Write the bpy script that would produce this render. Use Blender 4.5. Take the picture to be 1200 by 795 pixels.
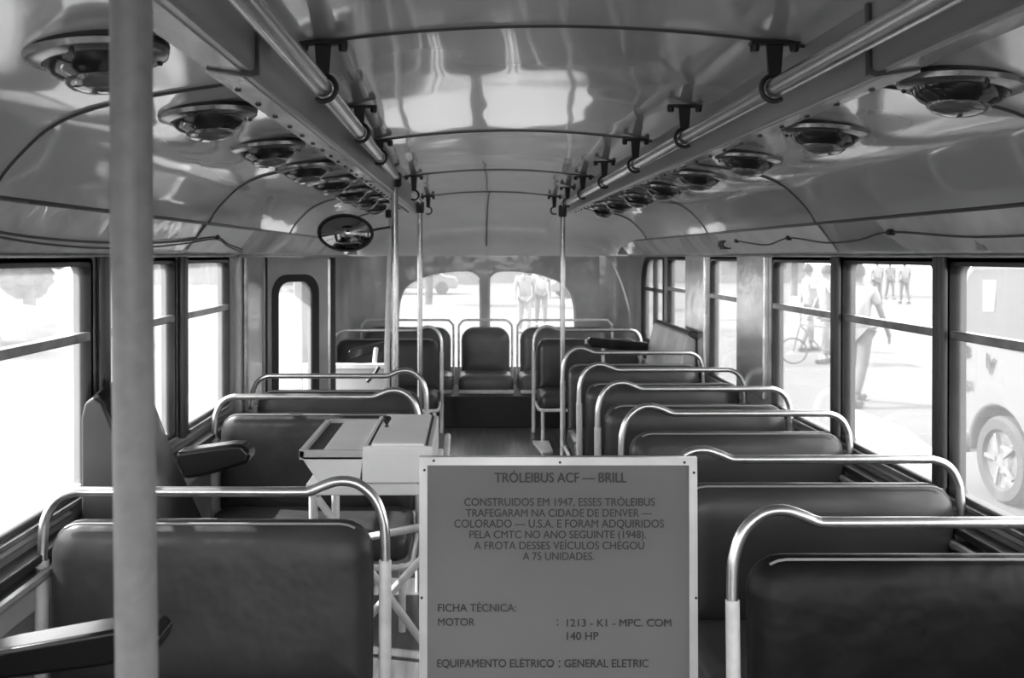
import bpy, bmesh, math, random
from mathutils import Vector, Matrix
random.seed(7)
PI = math.pi
for o in list(bpy.data.objects): bpy.data.objects.remove(o)
S = bpy.context.scene
C = S.collection
E = 1.37            # eye height above the bus floor
F = 1080.0          # focal length in pixels of a 1200 wide frame
CX = 0.16           # centre line of the bus (the camera stands left of it)
XL, XR = -1.12, 1.44
YF, YB = -1.6, 8.1
GZ = -0.53          # street level

# ------------------------------------------------------------------ camera, world, sun, exposure
cam = bpy.data.cameras.new('camera'); camo = bpy.data.objects.new('camera', cam); C.objects.link(camo)
cam.sensor_width = 36; cam.lens = F / 1200 * 36
cam.clip_start = 0.05; cam.clip_end = 500
yaw = 0.0; pitch = math.radians(0.4)   # the frame is a shifted crop: horizon high, vanishing point left of centre
camo.location = (0, 0, E)
camo.rotation_euler = (PI/2 - pitch, 0, -yaw)
cam.shift_y = -(97.5 - F * math.tan(pitch)) / 1200
cam.shift_x = 50 / 1200
S.camera = camo
cam.dof.use_dof = True; cam.dof.focus_distance = 2.3; cam.dof.aperture_fstop = 7.0

W = bpy.data.worlds.new('world'); S.world = W; W.use_nodes = True
nt = W.node_tree; nt.nodes.clear()
out = nt.nodes.new('ShaderNodeOutputWorld'); bg = nt.nodes.new('ShaderNodeBackground')
tc = nt.nodes.new('ShaderNodeTexCoord'); sp = nt.nodes.new('ShaderNodeSeparateXYZ'); cr = nt.nodes.new('ShaderNodeValToRGB')
nt.links.new(tc.outputs['Generated'], sp.inputs[0]); nt.links.new(sp.outputs['Z'], cr.inputs[0])
cr.color_ramp.elements[0].position = 0.0; cr.color_ramp.elements[0].color = (.95, .95, .95, 1)
cr.color_ramp.elements[1].position = 0.9; cr.color_ramp.elements[1].color = (.7, .7, .7, 1)
nt.links.new(cr.outputs[0], bg.inputs[0]); nt.links.new(bg.outputs[0], out.inputs[0])
bg.inputs[1].default_value = 5.6
sun = bpy.data.lights.new('sun', 'SUN'); suno = bpy.data.objects.new('sun', sun); C.objects.link(suno)
sun.energy = 12.0; sun.angle = math.radians(1.0)
suno.rotation_euler = (math.radians(-10), math.radians(-45), 0)
S.view_settings.view_transform = 'Standard'; S.view_settings.look = 'None'
S.view_settings.gamma = 1.0; S.view_settings.use_curve_mapping = False
S.view_settings.exposure = 0.32

# ------------------------------------------------------------------ materials
MATS = {}
def mat(name, v, rough=.5, metal=0.0, noise=None, bump=None, coat=0.0, var=.3, spec=.5, stretch=(1, 1, 1)):
    """grey procedural material: v = reflectance; noise = scale of tone variation; bump = (scale, strength, distance)"""
    m = bpy.data.materials.new(name); m.use_nodes = True
    n = m.node_tree.nodes; l = m.node_tree.links; b = n['Principled BSDF']
    b.inputs['Roughness'].default_value = rough; b.inputs['Metallic'].default_value = metal
    b.inputs['Base Color'].default_value = (v, v, v, 1)
    b.inputs['Coat Weight'].default_value = coat; b.inputs['Coat Roughness'].default_value = .06; b.inputs['Coat IOR'].default_value = 1.75
    b.inputs['Specular IOR Level'].default_value = spec
    co = n.new('ShaderNodeTexCoord'); mp = n.new('ShaderNodeMapping'); mp.inputs['Scale'].default_value = stretch
    l.new(co.outputs['Object'], mp.inputs[0])
    if noise:
        t = n.new('ShaderNodeTexNoise'); t.inputs['Scale'].default_value = noise; t.inputs['Detail'].default_value = 6
        l.new(mp.outputs[0], t.inputs['Vector'])
        r = n.new('ShaderNodeValToRGB'); lo, hi = v * (1 - var), min(1, v * (1 + var))
        r.color_ramp.elements[0].position = .3; r.color_ramp.elements[0].color = (lo, lo, lo, 1)
        r.color_ramp.elements[1].position = .7; r.color_ramp.elements[1].color = (hi, hi, hi, 1)
        l.new(t.outputs['Fac'], r.inputs[0]); l.new(r.outputs[0], b.inputs['Base Color'])
    if bump:
        t = n.new('ShaderNodeTexNoise'); t.inputs['Scale'].default_value = bump[0]; t.inputs['Detail'].default_value = 2
        l.new(mp.outputs[0], t.inputs['Vector'])
        bn = n.new('ShaderNodeBump'); bn.inputs['Strength'].default_value = bump[1]; bn.inputs['Distance'].default_value = bump[2]
        l.new(t.outputs['Fac'], bn.inputs['Height']); l.new(bn.outputs[0], b.inputs['Normal'])
        if coat: l.new(bn.outputs[0], b.inputs['Coat Normal'])
    MATS[name] = m
    return m
M = MATS
mat('ceiling_enamel', .62, .27, .3, noise=1.2, bump=(1.8, .7, .022), coat=1, var=.12, stretch=(1, .55, 1))
mat('lamp_ring', .30, .22, .9)
mat('black_vinyl', .006, .24, 0, bump=(9, .2, .006), spec=.35)
mat('dome_enamel', 0.96, .30, 0, noise=2, bump=(2.5, .4, .012), coat=.5, var=.1)
mat('wall_paint', 0.34, .30, 0, noise=3, bump=(4, .3, .01), coat=.3, var=.2)
mat('rear_paint', 0.4, .35, 0, noise=3, bump=(5, .4, .01), coat=.3, var=.25)
mat('lower_wall', 0.17, .40, 0, noise=4, var=.25)
mat('pillar_metal', 0.9, .22, .8, noise=6, bump=(12, .25, .01), var=.25)
mat('sash_dark', 0.025, .35, 0, noise=8, var=.4)
mat('sash_metal', 0.28, .3, .6, noise=12, var=.4)
mat('bead_metal', .6, .3, .7, noise=12, var=.2)
mat('mirror_silver', .30, .04, 1.0)
mat('bare_sheen', .95, .38, .15, noise=7, bump=(9, .6, .012), var=.12)  # pale tone holds the reflection on the peeled band
mat('seam', .07, .35, .3)
mat('duct', 0.3, .32, .3, noise=6, bump=(14, .3, .004), var=.25, stretch=(1, .2, 1))
mat('chrome', .72, .3, 1.0, noise=20, var=.1)
mat('rail_metal', 0.55, .24, .9, noise=10, var=.15, stretch=(1, .2, 1))
mat('pole_paint', 0.22, .42, 0, noise=60, bump=(60, .15, .001), var=.12)
mat('black_iron', .018, .4, .2)
mat('white_tube', 0.75, .3, 0, noise=20, var=.12)
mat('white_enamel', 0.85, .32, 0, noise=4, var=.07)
mat('white_shade', 0.5, .4, 0, noise=4, var=.1)
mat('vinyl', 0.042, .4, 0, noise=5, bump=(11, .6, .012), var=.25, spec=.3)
mat('vinyl_hazed', .11, .36, 0, noise=5, bump=(9, .35, .01), var=.2)  # lighter tone carries the haze over the far bench
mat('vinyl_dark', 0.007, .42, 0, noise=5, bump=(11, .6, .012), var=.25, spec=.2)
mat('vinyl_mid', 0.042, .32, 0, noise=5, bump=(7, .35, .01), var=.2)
mat('vinyl_lit', 0.6, .35, 0, noise=5, bump=(9, .3, .01), var=.2)  # window light on the side bench back, put into the colour
mat('edge_glint', 0.3, .35)
mat('floor_wood', 0.12, .32, 0, noise=3, var=.4, stretch=(10, .6, 1))
mat('skirt', 0.02, .6)
mat('sign_face', 0.17, .24, .35, noise=1.5, bump=(2, .25, .01), var=.1)
mat('sign_frame', .6, .35, .7, noise=8, var=.15)
mat('ink', .012, .5)
mat('rubber', .012, .6)
mat('cable', .06, .5)
mat('lamp_dark', .02, .12)
mat('ground', 0.082, .9, 0, noise=.6, var=.12)
mat('paving_pale', 0.27, .9, 0, noise=2, var=.05)
mat('paving_dark', 0.1, .9, 0, noise=2, var=.15)
mat('van_white', 0.15, .3, 0, coat=.3)
mat('van_glass', 0.1, .1)
mat('van_mark', 0.16, .5)
mat('tyre', 0.05, .8)
mat('skin', 0.12, .6)
mat('hair', 0.04, .6)
mat('shirt_white', 0.26, .8)
mat('shirt_grey', 0.18, .8)
mat('trousers', 0.08, .8)
mat('trousers_pale', 0.14, .8)
mat('shoe', 0.03, .6)
mat('facade', 0.16, .9, 0, noise=.5, var=.1)
mat('facade_dark', 0.12, .9, 0, noise=.5, var=.2)
mat('bark', 0.07, .9); mat('leaf', 0.1, .8, 0, noise=3, var=.4)

# worn band above the windows: paint flaked off to bright metal in patches
m = mat('worn_band', 0.7, .32, .2, noise=4, bump=(5, .6, .015), coat=.5, var=.35)
n = m.node_tree.nodes; l = m.node_tree.links; b = n['Principled BSDF']
co = n.new('ShaderNodeTexCoord'); t = n.new('ShaderNodeTexNoise'); t.inputs['Scale'].default_value = 2.1; t.inputs['Detail'].default_value = 8; t.inputs['Distortion'].default_value = .6
l.new(co.outputs['Object'], t.inputs['Vector'])
r = n.new('ShaderNodeValToRGB'); r.color_ramp.elements[0].position = .52; r.color_ramp.elements[1].position = .55
l.new(t.outputs['Fac'], r.inputs[0])
mx = n.new('ShaderNodeMix'); mx.data_type = 'RGBA'; src = b.inputs['Base Color'].links[0].from_socket
l.new(r.outputs[0], mx.inputs['Factor']); l.new(src, mx.inputs['A']); mx.inputs['B'].default_value = (.85, .85, .85, 1); l.new(mx.outputs['Result'], b.inputs['Base Color'])
mt = n.new('ShaderNodeMath'); mt.operation = 'MULTIPLY'; mt.inputs[1].default_value = .8; l.new(r.outputs[0], mt.inputs[0]); l.new(mt.outputs[0], b.inputs['Metallic'])

def glass_mat(name, dust_veil, tone):  # dust film that also stands in for the flare veiling the view
    m = bpy.data.materials.new(name); m.use_nodes = True; n = m.node_tree.nodes; l = m.node_tree.links; n.clear()
    o = n.new('ShaderNodeOutputMaterial'); tr = n.new('ShaderNodeBsdfTransparent'); gl = n.new('ShaderNodeBsdfGlossy'); gl.inputs['Roughness'].default_value = .03
    df = n.new('ShaderNodeBsdfTranslucent'); df.inputs[0].default_value = (tone, tone, tone, 1)
    tr.inputs[0].default_value = (.96, .96, .96, 1)
    lw_ = n.new('ShaderNodeLayerWeight'); lw_.inputs['Blend'].default_value = .5
    fp = n.new('ShaderNodeMath'); fp.operation = 'POWER'; fp.inputs[1].default_value = 5; l.new(lw_.outputs['Facing'], fp.inputs[0])
    fr = n.new('ShaderNodeMath'); fr.operation = 'MULTIPLY_ADD'; fr.inputs[1].default_value = .6; fr.inputs[2].default_value = .03; l.new(fp.outputs[0], fr.inputs[0])
    t = n.new('ShaderNodeTexNoise'); t.inputs['Scale'].default_value = 4; t.inputs['Detail'].default_value = 5
    co = n.new('ShaderNodeTexCoord'); l.new(co.outputs['Object'], t.inputs['Vector'])
    r = n.new('ShaderNodeMapRange'); r.inputs['To Min'].default_value = dust_veil * .7; r.inputs['To Max'].default_value = dust_veil * 1.3; l.new(t.outputs['Fac'], r.inputs[0])
    a = n.new('ShaderNodeMixShader'); l.new(r.outputs[0], a.inputs[0]); l.new(tr.outputs[0], a.inputs[1]); l.new(df.outputs[0], a.inputs[2])
    c = n.new('ShaderNodeMixShader'); l.new(fr.outputs[0], c.inputs[0]); l.new(a.outputs[0], c.inputs[1]); l.new(gl.outputs[0], c.inputs[2])
    l.new(c.outputs[0], o.inputs[0]); MATS[name] = m
glass_mat('dusty_veil_glass', .085, .7)
m = bpy.data.materials.new('lamp_glass'); m.use_nodes = True; b = m.node_tree.nodes['Principled BSDF']
b.inputs['Base Color'].default_value = (.35, .35, .35, 1); b.inputs['Roughness'].default_value = .12; b.inputs['Transmission Weight'].default_value = .7; b.inputs['Coat Weight'].default_value = 1
MATS['lamp_glass'] = m

# ------------------------------------------------------------------ mesh helpers
def V(*a): return Vector(a)
def px(x, y, Y):      # photo pixel at distance Y -> world point
    return V((x - 550) * Y / F, Y, E + (300 - y) * Y / F)
def link(name, me, m, parent=None, smooth=True):
    if smooth: me.shade_smooth() if hasattr(me, 'shade_smooth') else None
    o = bpy.data.objects.new(name, me); C.objects.link(o)
    if m: me.materials.append(M[m])
    if parent is not None: o.parent = parent
    return o
class MB:
    def __init__(s): s.bm = bmesh.new()
    def box(s, c, d, rot=None, bev=0.0):
        r = bmesh.ops.create_cube(s.bm, size=1); vs = r['verts']
        mt = Matrix.Translation(Vector(c)) @ (rot.to_4x4() if rot else Matrix.Identity(4)) @ Matrix.Diagonal((d[0], d[1], d[2], 1))
        bmesh.ops.transform(s.bm, matrix=mt, verts=vs)
        if bev: 
            es = list({e for v in vs for e in v.link_edges})
            bmesh.ops.bevel(s.bm, geom=es, offset=bev, segments=2, affect='EDGES')
        return s
    def tube(s, pts, rad, seg=12, closed=False, cap=True):
        pts = [Vector(p) for p in pts]; n = len(pts); rads = rad if isinstance(rad, (list, tuple)) else [rad] * n
        up = None; rings = []
        for i, p in enumerate(pts):
            a = pts[i - 1] if (i > 0 or closed) else p; b2 = pts[(i + 1) % n] if (i < n - 1 or closed) else p
            d = (b2 - a).normalized()
            if up is None:
                up = Vector((0, 0, 1)) if abs(d.z) < .9 else Vector((0, 1, 0))
            up = (up - d * up.dot(d)).normalized(); sd = d.cross(up)
            rings.append([s.bm.verts.new(p + (up * math.cos(2*PI*k/seg) + sd * math.sin(2*PI*k/seg)) * rads[i]) for k in range(seg)])
        m_ = n if closed else n - 1
        for i in range(m_):
            A, B = rings[i], rings[(i + 1) % n]
            for k in range(seg): s.bm.faces.new((A[k], A[(k+1) % seg], B[(k+1) % seg], B[k]))
        if cap and not closed:
            s.bm.faces.new(rings[0][::-1]); s.bm.faces.new(rings[-1])
        return s
    def lathe(s, prof, c=(0, 0, 0), seg=32, rot=None):
        c = Vector(c); rings = []
        for (r, z) in prof:
            ring = []
            for k in range(seg):
                p = Vector((max(r, 1e-4) * math.cos(2*PI*k/seg), max(r, 1e-4) * math.sin(2*PI*k/seg), z))
                if rot: p = rot @ p
                ring.append(s.bm.verts.new(c + p))
            rings.append(ring)
        for A, B in zip(rings, rings[1:]):
            for k in range(seg): s.bm.faces.new((A[k], A[(k+1) % seg], B[(k+1) % seg], B[k]))
        return s
    def prism(s, pts, vec):
        """closed polygon of 3D points extruded by vec"""
        vec = Vector(vec); A = [s.bm.verts.new(Vector(p)) for p in pts]; B = [s.bm.verts.new(Vector(p) + vec) for p in pts]; n = len(A)
        s.bm.faces.new(A[::-1]); s.bm.faces.new(B)
        for i in range(n): s.bm.faces.new((A[i], A[(i+1) % n], B[(i+1) % n], B[i]))
        return s
    def loft(s, rows):
        R = [[s.bm.verts.new(Vector(p)) for p in r] for r in rows]
        for A, B in zip(R, R[1:]):
            for k in range(len(A) - 1): s.bm.faces.new((A[k], A[k+1], B[k+1], B[k]))
        return s
    def build(s, name, m, parent=None, smooth=True, bevel=0):
        bmesh.ops.recalc_face_normals(s.bm, faces=s.bm.faces)
        if smooth:
            for f in s.bm.faces: f.smooth = True
            for e in s.bm.edges:
                if len(e.link_faces) == 2 and e.calc_face_angle() > math.radians(38): e.smooth = False
        me = bpy.data.meshes.new(name); s.bm.to_mesh(me); s.bm.free()
        o = bpy.data.objects.new(name, me); C.objects.link(o); me.materials.append(M[m])
        if parent is not None: o.parent = parent
        if bevel:
            bv = o.modifiers.new('bevel', 'BEVEL'); bv.width = bevel; bv.segments = 3; bv.limit_method = 'ANGLE'; bv.angle_limit = math.radians(40); bv.harden_normals = True
        return o
def plate(name, outer, holes, thick, to3d, m, parent=None):
    """filled outline with holes, thickness along the third axis; to3d maps (u,v,w)->xyz"""
    cu = bpy.data.curves.new('tmp', 'CURVE'); cu.dimensions = '2D'; cu.fill_mode = 'BOTH'; cu.extrude = thick / 2
    for ring in [outer] + list(holes):
        sp_ = cu.splines.new('POLY'); sp_.points.add(len(ring) - 1); sp_.use_cyclic_u = True
        for p, q in zip(sp_.points, ring): p.co = (q[0], q[1], 0, 1)
    to = bpy.data.objects.new('tmp', cu); C.objects.link(to)
    dg = bpy.context.evaluated_depsgraph_get(); me = bpy.data.meshes.new_from_object(to.evaluated_get(dg))
    bpy.data.objects.remove(to); bpy.data.curves.remove(cu)
    for v in me.vertices: v.co = Vector(to3d(v.co.x, v.co.y, v.co.z))
    me.materials.clear()
    bm = bmesh.new(); bm.from_mesh(me); bmesh.ops.remove_doubles(bm, verts=bm.verts, dist=1e-5); bmesh.ops.recalc_face_normals(bm, faces=bm.faces); bm.to_mesh(me); bm.free()
    o = bpy.data.objects.new(name, me); me.name = name; C.objects.link(o); me.materials.append(M[m])
    if parent is not None: o.parent = parent
    return o
def rrect(x0, y0, x1, y1, r, n=6):
    rs = r if isinstance(r, (list, tuple)) else [r]*4; pts = []
    for (cx, cy, a0, rr) in ((x1-rs[0], y1-rs[0], 0, rs[0]), (x0+rs[1], y1-rs[1], PI/2, rs[1]), (x0+rs[2], y0+rs[2], PI, rs[2]), (x1-rs[3], y0+rs[3], 3*PI/2, rs[3])):
        if rr <= 0: pts.append((cx, cy)); continue
        for k in range(n+1):
            a = a0 + PI/2*k/n; pts.append((cx + rr*math.cos(a), cy + rr*math.sin(a)))
    return pts
def smooth_path(pts, n=6):
    """Catmull-Rom through points"""
    pts = [Vector(p) for p in pts]; P = [pts[0]*2 - pts[1]] + pts + [pts[-1]*2 - pts[-2]]; o = []
    for i in range(1, len(P) - 2):
        for k in range(n):
            t = k / n; a, b, c, d = P[i-1], P[i], P[i+1], P[i+2]
            o.append(.5 * ((2*b) + (c-a)*t + (2*a-5*b+4*c-d)*t*t + (3*b-a-3*c+d)*t**3))
    o.append(pts[-1]); return o
def thing(name, label=None, cat=None, loc=(0, 0, 0), rz=0, group=None, kind=None):
    o = bpy.data.objects.new(name, None); C.objects.link(o); o.location = loc; o.rotation_euler = (0, 0, rz); o.empty_display_size = .1
    return tag(o, label, cat, group, kind)
def tag(o, label=None, cat=None, group=None, kind=None):
    for k, v in (('label', label), ('category', cat), ('group', group), ('kind', kind)):
        if v: o[k] = v
    return o
def struct(o, label=None): 
    o['kind'] = 'structure'
    if label: o['label'] = label
    return o
KIDS = {}
def copy_tree(o, loc=None, label=None, parent=None):
    c = o.copy(); C.objects.link(c)
    if parent is not None: c.parent = parent
    if loc is not None: c.location = loc
    if label: c['label'] = label
    for ch in [x for x in bpy.data.objects if x.parent == o]: copy_tree(ch, parent=c)
    return c

# ------------------------------------------------------------------ floor, lower walls, window walls
floor = MB().box(((XL+XR)/2, (YF+YB)/2, -.03), (XR-XL+.1, YB-YF+.1, .06)).build('floor', 'floor_wood'); struct(floor, 'dark ribbed floor of the bus aisle')
def side_pt(X, w): return lambda u, v, t: (X + t + w * 0, u, v)
SILL, MID, TOP = .685, 1.137, 1.352
RW = [(-1.45, -.79), (-.67, -.01), (.47-.36, .65), (.77, 1.29), (1.27+.14, 2.0+.03), (2.15-.0, 2.74), (2.86, 3.56), (3.66, 4.34)]
RW = [(-1.35, -.40), (-.31, .40), (.48, 1.17), (1.25, 1.945), (2.025, 2.72), (2.80, 3.50), (3.58, 4.30)]
RREAR = [(4.83, 5.42), (5.98, 6.58)]
LW = [(-1.35, -.36), (-.26, .42), (.53, 1.18), (1.29, 1.93), (2.04, 2.67), (2.81, 3.43), (3.57, 4.2)]
wn = [0]
def sash(X, y0, y1, side, corner=None, z0=SILL, mullion=None):
    """a side window: dark rubbered frame, metal mid rail, upper and lower pane"""
    wn[0] += 1
    w = thing('window_%d' % wn[0], kind='structure')
    s = side
    outer = rrect(y0 - .012, z0 - .012, y1 + .012, TOP + .012, [corner or .02, .02, .02, .02])
    inner = rrect(y0 + .006, z0 + .02, y1 - .006, TOP - .012, [(corner or .03), .03, .02, .02])
    plate('window_frame', outer, [inner], .05, lambda u, v, t: (X + t, u, v), 'sash_dark', w)
    MB().box((X - s*.01, (y0+y1)/2, MID), (.035, y1 - y0 - .02, .026)).build('meeting_rail', 'sash_metal', w, bevel=.004)
    if mullion: MB().box((X, mullion, (z0+TOP)/2), (.03, .03, TOP - z0)).build('mullion', 'sash_dark', w)
    ln = MB().box((X - s*.028, (y0+y1)/2, z0 + .004), (.02, y1-y0, .012)); ln.build('sill_bead', 'sash_metal', w)
    zz = [(z0 + .01, MID - .008), (MID + .008, TOP - .005)]
    for (a, b_) in zz:
        MB().box((X + s*.006, (y0+y1)/2, (a+b_)/2), (.004, y1 - y0 - .01, b_ - a)).build('pane', 'dusty_veil_glass', w, smooth=False)
    return w
SR = .652
def holes_of(lst, z=SILL): return [rrect(a, z, b_, TOP, .02) for a, b_ in lst]
corner_hole = rrect(6.72, SILL, 7.55, TOP, [.22, .02, .02, .1])
wr = plate('wall_right', [(YF, SR-.03), (7.8, SR-.03), (7.8, E), (YF, E)], holes_of(RW + RREAR, SR) + [corner_hole], .05, lambda u, v, t: (XR + t, u, v), 'wall_paint'); struct(wr)
wl = plate('wall_left', [(YF, SILL-.03), (4.74, SILL-.03), (4.74, E), (YF, E)], holes_of(LW), .05, lambda u, v, t: (XL + t, u, v), 'wall_paint'); struct(wl)
for X, s, lst in ((XR, 1, RW + RREAR), (XL, -1, LW)):
    for y0, y1 in lst: sash(X, y0, y1, s, z0=SR if s > 0 else SILL)
# rear corner window with rounded far edge
wn[0] += 1; w = thing('window_%d' % wn[0], kind='structure')
plate('window_frame', rrect(6.70, SILL-.01, 7.57, TOP+.01, [.24, .02, .02, .1]), [rrect(6.73, SILL+.02, 7.54, TOP-.012, [.21, .02, .02, .08])], .06, lambda u, v, t: (XR + t, u, v), 'rubber', w)
MB().box((XR, 7.12, (SILL+TOP)/2), (.03, .06, TOP-SILL)).build('mullion', 'sash_dark', w)
MB().box((XR, 7.12, MID-.03), (.03, .8, .03)).build('meeting_rail', 'sash_dark', w)
MB().box((XR+.006, 7.12, (SILL+TOP)/2), (.004, .8, TOP-SILL-.05)).build('pane', 'dusty_veil_glass', w, smooth=False)

# bright metal covers on the broad pillars between the rear right windows; round dark posts between the others
tn = [0]
def trim(mb, m, bevel=0, label=None):
    tn[0] += 1; o = mb.build('trim_%d' % tn[0], m, bevel=bevel); o['kind'] = 'structure'
    if label: o['label'] = label
    return o
for (a, b_) in ((4.36, 4.80), (5.47, 5.94)):
    trim(MB().box((XR-.035, (a+b_)/2, (SILL+E)/2), (.03, b_-a, E-SILL)), 'pillar_metal', .008, 'worn bright metal pillar cover')
for X, s, lst in ((XR, 1, RW), (XL, -1, LW)):
    for (a, b_), (c_, d_) in zip(lst, lst[1:]):
        y = (b_+c_)/2
        trim(MB().box((X - s*.035, y-.012, (SILL+E)/2), (.035, .035, E-SILL)), 'sash_dark', .006)
        trim(MB().tube([(X - s*.04, y-.036, SILL), (X - s*.04, y-.036, E)], .014, 10), 'sash_dark')
# lower walls and ledges
for X, s, nm, y1, SL in ((XR, 1, 'right', 7.8, SR), (XL, -1, 'left', 4.74, SILL)):
    lw = MB().box((X - s*0, (YF+y1)/2, SL/2 - .015), (.07, y1-YF, SL-.02)); trim(lw, 'lower_wall')
    trim(MB().box((X - s*.05, (YF+y1)/2, SL-.05), (.07, y1-YF, .022)), 'sash_dark', .005)
    trim(MB().tube([(X - s*.095, YF, SL-.085), (X - s*.095, y1, SL-.085)], .013, 8), 'bead_metal', label='bright bead under the window ledge')
    trim(MB().box((X - s*.045, (YF+y1)/2, SL-.13), (.05, y1-YF, .09)), 'wall_paint', .005)
    b2 = MB().box((X - s*.045, (YF+y1)/2, .05), (.02, y1-YF, .1)).build('baseboard_' + nm, 'skirt'); struct(b2)

# left wall behind the door, rear wall with curved corners
RY = YB; RC = .3
wl2 = MB().box((XL, (6.0+7.8)/2, E/2), (.05, 1.8, E)); o = wl2.build('wall_left', 'rear_paint'); struct(o)
def arch(x0, x1, outer_left):
    """rear window outline in (x,z): flat near the centre post, falling away and rounded towards the outside"""
    ztop, zb = E - 18*RY/F, E - 132*RY/F
    w_ = x1 - x0; pts = []
    prof = [(0, zb), (0, ztop-.10), (.012, ztop-.05), (.04, ztop-.018), (.09, ztop), (.2, ztop+.002), (.34, ztop-.012), (.46, ztop-.036), (.57, ztop-.075), (.65, ztop-.12), (.70, ztop-.18), (.73, ztop-.27), (.745, ztop-.42), (.75, zb)]
    for a, z in prof:
        a = a/.75*w_; pts.append(((x1 - a) if outer_left else (x0 + a), z))
    return [(p.x, p.y) for p in smooth_path([(a, z, 0) for a, z in pts], 4)]
kx = RY / F
wa = arch((466-550)*kx, (563-550)*kx, True); wb = arch((573-550)*kx, (674-550)*kx, False)
rw = plate('wall_rear', [(XL+RC, 0), (XR-RC, 0), (XR-RC, E), (XL+RC, E)], [wa, wb], .05, lambda u, v, t: (u, RY + t, v), 'rear_paint'); struct(rw)
for sx, cx in ((1, XR-RC), (-1, XL+RC)):
    rows = []
    for z in (0, E):
        rows.append([(cx + sx*RC*math.sin(a*PI/24), RY - RC + RC*math.cos(a*PI/24) - .025, z) for a in range(13)])
    trim(MB().loft(rows), 'rear_paint', label='rounded rear corner panel')
for ring in (wa, wb):
    wn[0] += 1; w = thing('window_%d' % wn[0], kind='structure')
    cxr = sum(p[0] for p in ring)/len(ring); czr = sum(p[1] for p in ring)/len(ring)
    big = [(cxr + (p[0]-cxr)*1.03, czr + (p[1]-czr)*1.03) for p in ring]; sm = [(cxr + (p[0]-cxr)*.975, czr + (p[1]-czr)*.975) for p in ring]
    plate('window_frame', big, [sm], .06, lambda u, v, t: (u, RY + t - .005, v), 'white_shade', w)
    plate('pane', ring, [], .004, lambda u, v, t: (u, RY + .01 + t, v), 'dusty_veil_glass', w)

# front of the bus behind the camera: windscreen wall
o = plate('wall_front', [(XL, 0), (XR, 0), (XR, 1.85), (XL, 1.85)], [rrect(XL+.08, .55, CX-.04, 1.68, .08), rrect(CX+.04, .55, XR-.08, 1.68, .08)], .05, lambda u, v, t: (u, YF + t, v), 'wall_paint'); struct(o)

# ------------------------------------------------------------------ ceiling
def cz(u): return 1.84 - .15*u*u
INNER = [-.53 + 1.06*k/24 for k in range(25)]
OUT = smooth_path([(.555, 1.735, 0), (.64, 1.724, 0), (.75, 1.708, 0), (.86, 1.688, 0), (.95, 1.665, 0), (1.02, 1.63, 0), (1.07, 1.585, 0), (1.11, 1.54, 0), (1.14, 1.49, 0)], 3)
OUT = [(p.x, p.y) for p in OUT]
def profile():
    P = [(CX - u, z) for u, z in reversed(OUT)] + [(CX + u, cz(u)) for u in INNER] + [(CX + u, z) for u, z in OUT]
    return P
PR = profile()
YD = 6.75
Ys = [YF, 0, 1.88, 3.45, 5.02, YD]
rows = [[(x, y, z) for x, z in PR] for y in Ys]
ceil = MB().loft(rows).build('ceiling', 'ceiling_enamel'); struct(ceil, 'glossy enamelled bus ceiling with coved sides')
rows = []
for k in range(13):
    a = PI/2*k/12; f_ = math.cos(a)
    rows.append([(x, YD + (RY - .03 - YD)*math.sin(a)**.9, E + (z-E)*(f_**.8 if k < 12 else 0)) for x, z in PR])
tn[0] += 1
dome = MB().loft(rows).build('trim_%d' % tn[0], 'dome_enamel'); struct(dome, 'pale domed ceiling panel over the rear windows')
# roof skin outside, keeps daylight out
rk = MB(); rk.loft([[(x, y, z) for x, z in ((XL-.03, 1.36), (XL-.03, 1.55), (XL+.25, 1.86), (CX, 1.95), (XR-.25, 1.86), (XR+.03, 1.55), (XR+.03, 1.36))] for y in (YF-.02, 7.6, RY+.1)])
rk.prism([(XL-.03, RY+.1, 1.38), (XR+.03, RY+.1, 1.38), (XR+.03, RY+.1, 1.55), (CX, RY+.1, 1.95), (XL-.03, RY+.1, 1.55)], (0, .01, 0))
trim(rk, 'facade', label='pale outer roof skin of the bus')
# band above the windows
for s, X in ((1, XR), (-1, XL)):
    y1 = 8.06
    xa = CX + s*1.15; xb = X - s*.045
    rows = [[(xa - s*.012, y, 1.497), (xa + s*.002, y, 1.490), ((xa+xb)/2, y, 1.43), (xb, y, 1.383), (xb - s*.012, y, 1.368), (X + s*.02, y, 1.366)] for y in (YF, 1, 2, 3, 4, 5, 6, 7, y1)]
    trim(MB().loft(rows), 'worn_band', label='worn panel band above the %s windows' % ('right' if s > 0 else 'left'))
    trim(MB().tube([(xa - s*.008, YF, 1.492), (xa - s*.008, y1, 1.492)], .007, 8), 'seam')
    trim(MB().tube([(xb - s*.004, YF, 1.372), (xb - s*.004, y1, 1.372)], .006, 8), 'sash_metal')
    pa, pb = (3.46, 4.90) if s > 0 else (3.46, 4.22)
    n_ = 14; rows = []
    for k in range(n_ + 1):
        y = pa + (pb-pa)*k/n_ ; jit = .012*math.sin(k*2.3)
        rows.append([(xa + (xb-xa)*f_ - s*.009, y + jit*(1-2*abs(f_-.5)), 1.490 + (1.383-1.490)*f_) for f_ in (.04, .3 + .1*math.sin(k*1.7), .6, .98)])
    trim(MB().loft(rows), 'bare_sheen', label='peeled bare patch of the band with its bright reflection painted in')
# seams
for y in (.31, 1.88, 3.45, 5.02, YD):
    trim(MB().tube([(CX+u, y, cz(u)-.001) for u in INNER], .0045, 6), 'seam', label='dark beading across the ceiling')
    for s in (1, -1):
        trim(MB().tube([(CX + s*u, y, z-.002) for u, z in OUT], .004, 6), 'seam')
trim(MB().tube([(CX-.01, YD + (RY-.03-YD)*math.sin(PI/2*k/12)**.9 - .004, E + (cz(0)-E)*math.cos(PI/2*k/12)**.8 - .003) for k in range(12)], .006, 6), 'seam', label='vertical seam of the rear dome')
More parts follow.
